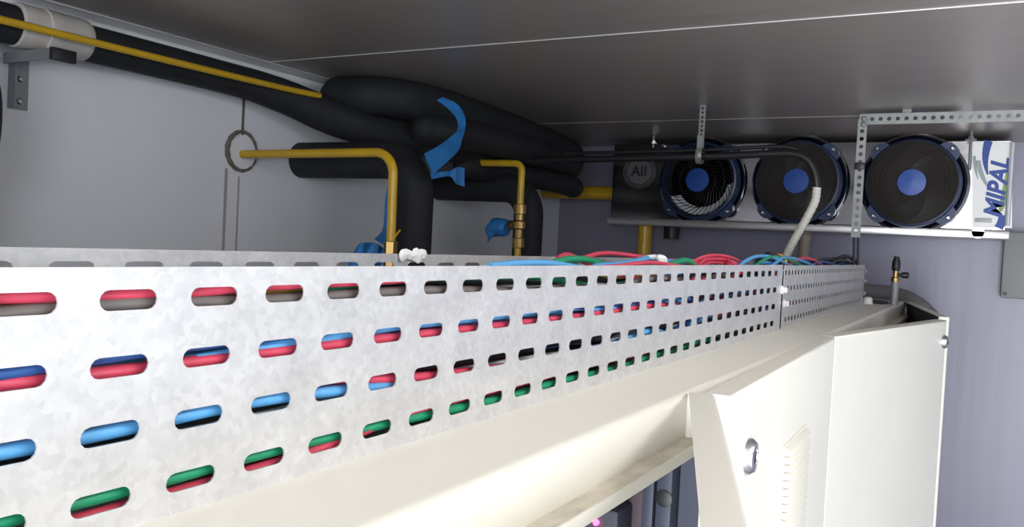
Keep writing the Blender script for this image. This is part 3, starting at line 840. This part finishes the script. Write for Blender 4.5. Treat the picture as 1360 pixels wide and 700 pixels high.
def cabinet(label, xa, xb):
    t = thing('switch_cabinet', label, 'cabinet', ((xa + xb) / 2, (YFc + YD) / 2, 0), 'beige switch cabinets below the tray')
    hood(xa, xb).build('top_hood', M['beige'], t, angle=50)
    ledge(xa, xb).build('gutter_ledge', M['dusty'], t)
    lip(xa, xb).build('gutter_lip', M['beige'], t)
    sh = MB()
    sh.box((xa, YFc, .1), (xa + .0015, YD, CZ + ZC - .002)).box((xb - .0015, YFc, .1), (xb, YD, CZ + ZC - .002))
    sh.box((xa, YD - .0015, .1), (xb, YD, CZ + ZC - .002)).box((xa, YFc, .1), (xb, YD, .102))
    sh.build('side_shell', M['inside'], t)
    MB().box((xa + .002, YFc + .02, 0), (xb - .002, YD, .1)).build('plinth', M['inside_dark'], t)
    return t
def pan(W, Hh, D=.022, r=.0035, th=.0014, T=None):
    """folded sheet door: rounded front edges, open back. local x along the leaf, y inwards, z up"""
    mb = MB()
    rings = []
    def rect(ins, y):
        return [(ins, y, ins), (W - ins, y, ins), (W - ins, y, Hh - ins), (ins, y, Hh - ins)]
    for k in range(5):
        a = PI / 2 * k / 4
        rings.append(rect(r - r * math.sin(a), r - r * math.cos(a)))
    rings.append(rect(0, D)); rings.append(rect(th, D)); rings.append(rect(th, th))
    vs = [p for q in rings for p in q]
    fs = [(0, 1, 2, 3)]
    for i in range(len(rings) - 1):
        for k in range(4):
            l = (k + 1) % 4
            fs.append((i * 4 + k, i * 4 + l, i * 4 + 4 + l, i * 4 + 4 + k))
    e = (len(rings) - 1) * 4
    fs.append((e + 3, e + 2, e + 1, e))
    return mb.add(vs, fs, T)
DZ0, DZ1 = .11, CZ + ZC + .0005
def leaf_T(x, y, ang):
    return Matrix.Translation((x, y, DZ0)) @ Matrix.Rotation(ang, 4, 'Z')
def lock(T, lx, lz, parent, r=.0165, hgt=.007):
    L = T @ Matrix.Translation((lx, 0, lz - DZ0)) @ Matrix.Rotation(PI / 2, 4, 'X')
    o = MB().lathe([(r, 0), (r * .97, hgt * .5), (r * .8, hgt), (r * .45, hgt * 1.1), (r * .42, hgt * .7), (0, hgt * .7)], L, 32).build('lock', M['chrome'], parent)
    MB().box((-r * .1, -r * .38, hgt * .7), (r * .1, r * .38, hgt * 1.05), L).build('key_slot', M['black'], o)
    return o
c1 = cabinet('near beige cabinet with its door standing open and a red light inside', -.62, .6797)
c2 = cabinet('middle beige cabinet with a closed louvred door and chrome lock', .680, 1.3103)
c3 = cabinet('far beige cabinet with double doors ajar below the tray end', 1.3106, 2.66)
# cabinet 1: divider plate at the gutter's end, open door, inside
MB().box((.6755, .1945, CZ + ZL - .012), (.6785, YFc, CZ + ZC - .001)).build('gutter_end_plate', M['beige'], c1)
a1 = math.radians(18.7)
# hinge on the right: leaf runs from its free end to the hinge
W1 = .60
dirx = Vector((math.cos(a1), math.sin(a1), 0))
hx, hy = .683, .1905
T1 = Matrix.Translation((hx - dirx.x * W1, hy - dirx.y * W1, DZ0)) @ Matrix.Rotation(a1, 4, 'Z')
d1 = pan(W1, DZ1 - DZ0, .0215, T=T1).build('door', M['beige'], c1, angle=50)
lock(T1, .035, CZ - .5, d1)
for (ya, yb, m) in ((.2135, .2265, 'inside'), (.2285, .238, 'inside'), (.2395, .2535, 'inside_red')):
    MB().box((.655 + (.008 if m == 'inside_red' else 0), ya, .15), (.674, yb, CZ - .16), b=.0012).build('mounting_rail', M[m], c1)
MB().box((.6740, .1972, .15), (.6775, .2130, CZ + ZL - .003)).build('frame_upright', M['inside'], c1)
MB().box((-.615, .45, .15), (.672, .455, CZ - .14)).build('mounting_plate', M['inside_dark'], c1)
MB().lathe([(.007, 0), (.007, .001), (.0045, .0018), (0, .0018)], Matrix.Translation(at(882, 662, X=.655)) @ Matrix.Rotation(-PI / 2, 4, 'Y'), 16).build('rail_bolt', M['black'], c1)
lq = at(798, 690, X=.64)
rel = MB().box((.632, lq.y - .018, lq.z - .09), (.672, lq.y + .03, lq.z + .012), b=.003).build('relay', M['inside_dark'], c1)
MB().lathe([(.0022, 0), (.0022, .003), (.0012, .0045), (0, .005)], Matrix.Translation((.632, lq.y, lq.z)) @ Matrix.Rotation(-PI / 2, 4, 'Y'), 14).build('led', M['led'], rel)
MB().box((.6312, lq.y - .0016, lq.z - .03), (.632, lq.y + .0016, lq.z - .004)).build('led_glow_streak', M['inside_red'], rel)  # red glow below the LED, painted as a dull streak
# cabinet 2: closed door with louvres
a2 = math.atan2(.194 - .1775, 1.308 - .684)
T2 = Matrix.Translation((.684, .1775, DZ0)) @ Matrix.Rotation(a2, 4, 'Z')
W2 = .6235
d2 = pan(W2, DZ1 - DZ0, .0215, T=T2).build('door', M['beige'], c2, angle=50)
lock(T2, .073, CZ - .181, d2)
lv = MB()
lx0, lx1 = .245, .385
zt = CZ - .208 - DZ0
for k in range(60):
    z = zt - .0085 * (k + 1)
    prof = [(0, .0085), (-.0035, .0078), (-.0080, .0050), (-.0100, .0022), (-.0092, .0008), (0, .0022)]
    vs = []; fs = []
    xs = [(lx0, .15), (lx0 + .003, .8), (lx0 + .008, 1), (lx1 - .008, 1), (lx1 - .003, .8), (lx1, .15)]
    for (x, s_) in xs:
        for (y, zz) in prof: vs.append((x, y * s_, z + zz))
    n_ = len(prof)
    for i in range(len(xs) - 1):
        for q in range(n_ - 1):
            fs.append((i * n_ + q, (i + 1) * n_ + q, (i + 1) * n_ + q + 1, i * n_ + q + 1))
    fs.append(tuple(range(n_))); fs.append(tuple((len(xs) - 1) * n_ + q for q in range(n_ - 1, -1, -1)))
    lv.add(vs, fs, T2)
lv.box((lx0 - .003, -.0016, zt - .515), (lx1 + .003, 0, zt + .002), T2)
lv.build('louvre_vent', M['beige'], d2, angle=40)
# cabinet 3: double doors ajar
a3 = math.radians(-11.0)
T3 = Matrix.Translation((1.3105, .1945, DZ0)) @ Matrix.Rotation(a3, 4, 'Z')
W3 = .6245
d3 = pan(W3, DZ1 - DZ0, .0215, T=T3).build('door', M['beige'], c3, angle=50)
lock(T3, W3 - .022, CZ - .160, d3, r=.0135, hgt=.009)
MB().box((W3 - .004, .012, CZ - .265 - DZ0), (W3 + .008, .02, CZ - .240 - DZ0), T3, b=.002).box((W3 - .004, .012, CZ - .305 - DZ0), (W3 + .008, .02, CZ - .295 - DZ0), T3, b=.002).build('latch', M['black'], d3)
a4 = math.radians(11.0)
W4 = .64
T4 = Matrix.Translation((2.655 - math.cos(a4) * W4, .2085 - .012 - math.sin(a4) * W4, DZ0)) @ Matrix.Rotation(a4, 4, 'Z')
d4 = pan(W4, DZ1 - DZ0, .0215, T=T4).build('door', M['beige'], c3, angle=50)
MB().box((.004, .004, .01), (W4 - .004, .012, DZ1 - DZ0 - .004), T4).build('door_shade_sheet', M['inside_dark'], d4)  # dark sheet painting the shade on the door's inner face
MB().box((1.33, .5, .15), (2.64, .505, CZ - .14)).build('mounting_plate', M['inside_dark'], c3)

# cable entry and plug on the cabinet top near the tray end
t = thing('cable_entry', 'black oval cable entry on the cabinet top at the tray end', 'cable entry', V(2.42, .265, ZC))
MB().lathe([(0, 0), (.042, 0), (.042, .003), (.036, .006), (0, .004)], Matrix.Translation(V(2.42, .262, ZC)) @ Matrix.Diagonal((1.6, .7, 1, 1)), 28).build('rubber_seal', M['black'], t)
t = thing('white_plug', 'small white plug on the cabinet top beside the black cable entry', 'plug', V(2.36, .275, ZC))
MB().lathe([(.012, 0), (.012, .008), (.010, .016), (.006, .018), (0, .018)], Matrix.Translation(V(2.345, .276, ZC)), 16).build('plug_body', M['white'], t)
MB().lathe([(.014, 0), (.014, .002), (.012, .002)], Matrix.Translation(V(2.345, .276, ZC)), 16).build('plug_collar', M['white'], t)

# grey hose arching over the far door
hp = [at(1135, 384, X=2.72), at(1155, 388, X=2.72), at(1185, 391, X=2.70), at(1212, 401, X=2.66), at(1231, 417, X=2.62), at(1236, 440, X=2.62), at(1236, 600, X=2.74), V(2.80, .14, -1.2), V(2.80, .14, -2.025)]
tag(MB().tube(catmull(hp, 8), .0235, 18).build('grey_hose', M['grey_hose'], angle=60), 'grey rubber hose arching from the tray end over the far cabinet door', 'hose')

# service valve on a thin standpipe
vx = 2.42
v0 = at(1189, 372, X=vx)
t = thing('service_valve', 'brass service valve with black caps on a grey standpipe behind the far door', 'valve', (v0.x, v0.y, CZ - .6))
MB().tube([(v0.x, v0.y, CZ - .6), (v0.x, v0.y, v0.z)], .0095, 14).build('standpipe', M['grey_paint'], t)
MB().lathe([(.011, 0), (.011, .010), (.007, .012), (.007, .03)], Matrix.Translation((v0.x, v0.y, v0.z - .004)), 12).build('brass_body', M['brass'], t)
MB().lathe([(.0085, 0), (.0105, .006), (.0105, .022), (.0075, .032), (.0065, .038), (0, .038)], Matrix.Translation((v0.x, v0.y, v0.z + .024)), 14).build('cap', M['black'], t)
MB().lathe([(.0045, -.004), (.0045, .010), (.008, .011), (.0085, .024), (.006, .028), (0, .028)], frame((v0.x, v0.y - .004, v0.z + .014), (0, 0, 1), (1, 0, 0)) @ Matrix.Rotation(PI, 4, 'X'), 14).build('cap', M['black'], t)

# ------------------------------------------------------------------ light
w = bpy.data.worlds.new('daylight')
bpy.context.scene.world = w
w.use_nodes = True
w.node_tree.nodes['Background'].inputs[0].default_value = (0.78, 0.86, 1.0, 1)
w.node_tree.nodes['Background'].inputs[1].default_value = 1.0
def area(name, loc, target, sx, sy, power, col):
    l = bpy.data.lights.new(name, 'AREA')
    l.shape = 'RECTANGLE'; l.size = sx; l.size_y = sy; l.energy = power; l.color = col
    o = bpy.data.objects.new(name, l)
    C.objects.link(o)
    o.location = loc
    o.rotation_euler = (Vector(target) - Vector(loc)).to_track_quat('-Z', 'Y').to_euler()
    return o
# light added behind the camera for the left wall, daylight through the right doorway
area('added_rear_light', (X0 - .12, (DY0 + DY1) / 2, 1.2), (2, (DY0 + DY1) / 2 + .3, 1.45), DY1 - DY0, 2.2, 105, (0.93, 0.96, 1.0))
area('doorway_daylight', ((DX0 + DX1) / 2, Y0 - .12, 1.25), ((DX0 + DX1) / 2, 2, 1.35), DX1 - DX0, 2.2, 7, (0.95, 0.97, 1.0))
# ceiling batten over the aisle
LY = -.45
lt = thing('batten_lamp', 'white batten lamp on the ceiling over the aisle in front of the cabinets', 'lamp', (.6, LY, CZ + H))
MB().box((.0, LY - .05, CZ + H - .03), (1.2, LY + .05, CZ + H), b=.004).build('lamp_body', M['white'], lt)
MB().tube([(.03, LY, CZ + H - .045), (1.17, LY, CZ + H - .045)], .014, 14).build('tube', M['lamp'], lt)
area('batten_light', (.6, LY, CZ + H - .065), (.6, LY + .12, 0), 1.1, .05, 4.0, (1.0, 0.98, 0.94))

sc = bpy.context.scene
sc.view_settings.view_transform = 'Standard'
sc.view_settings.look = 'None'
sc.view_settings.gamma = 1
sc.view_settings.exposure = 0.22
sc.view_settings.use_curve_mapping = False
sc.cycles.use_denoising = True
sc.cycles.max_bounces = 8
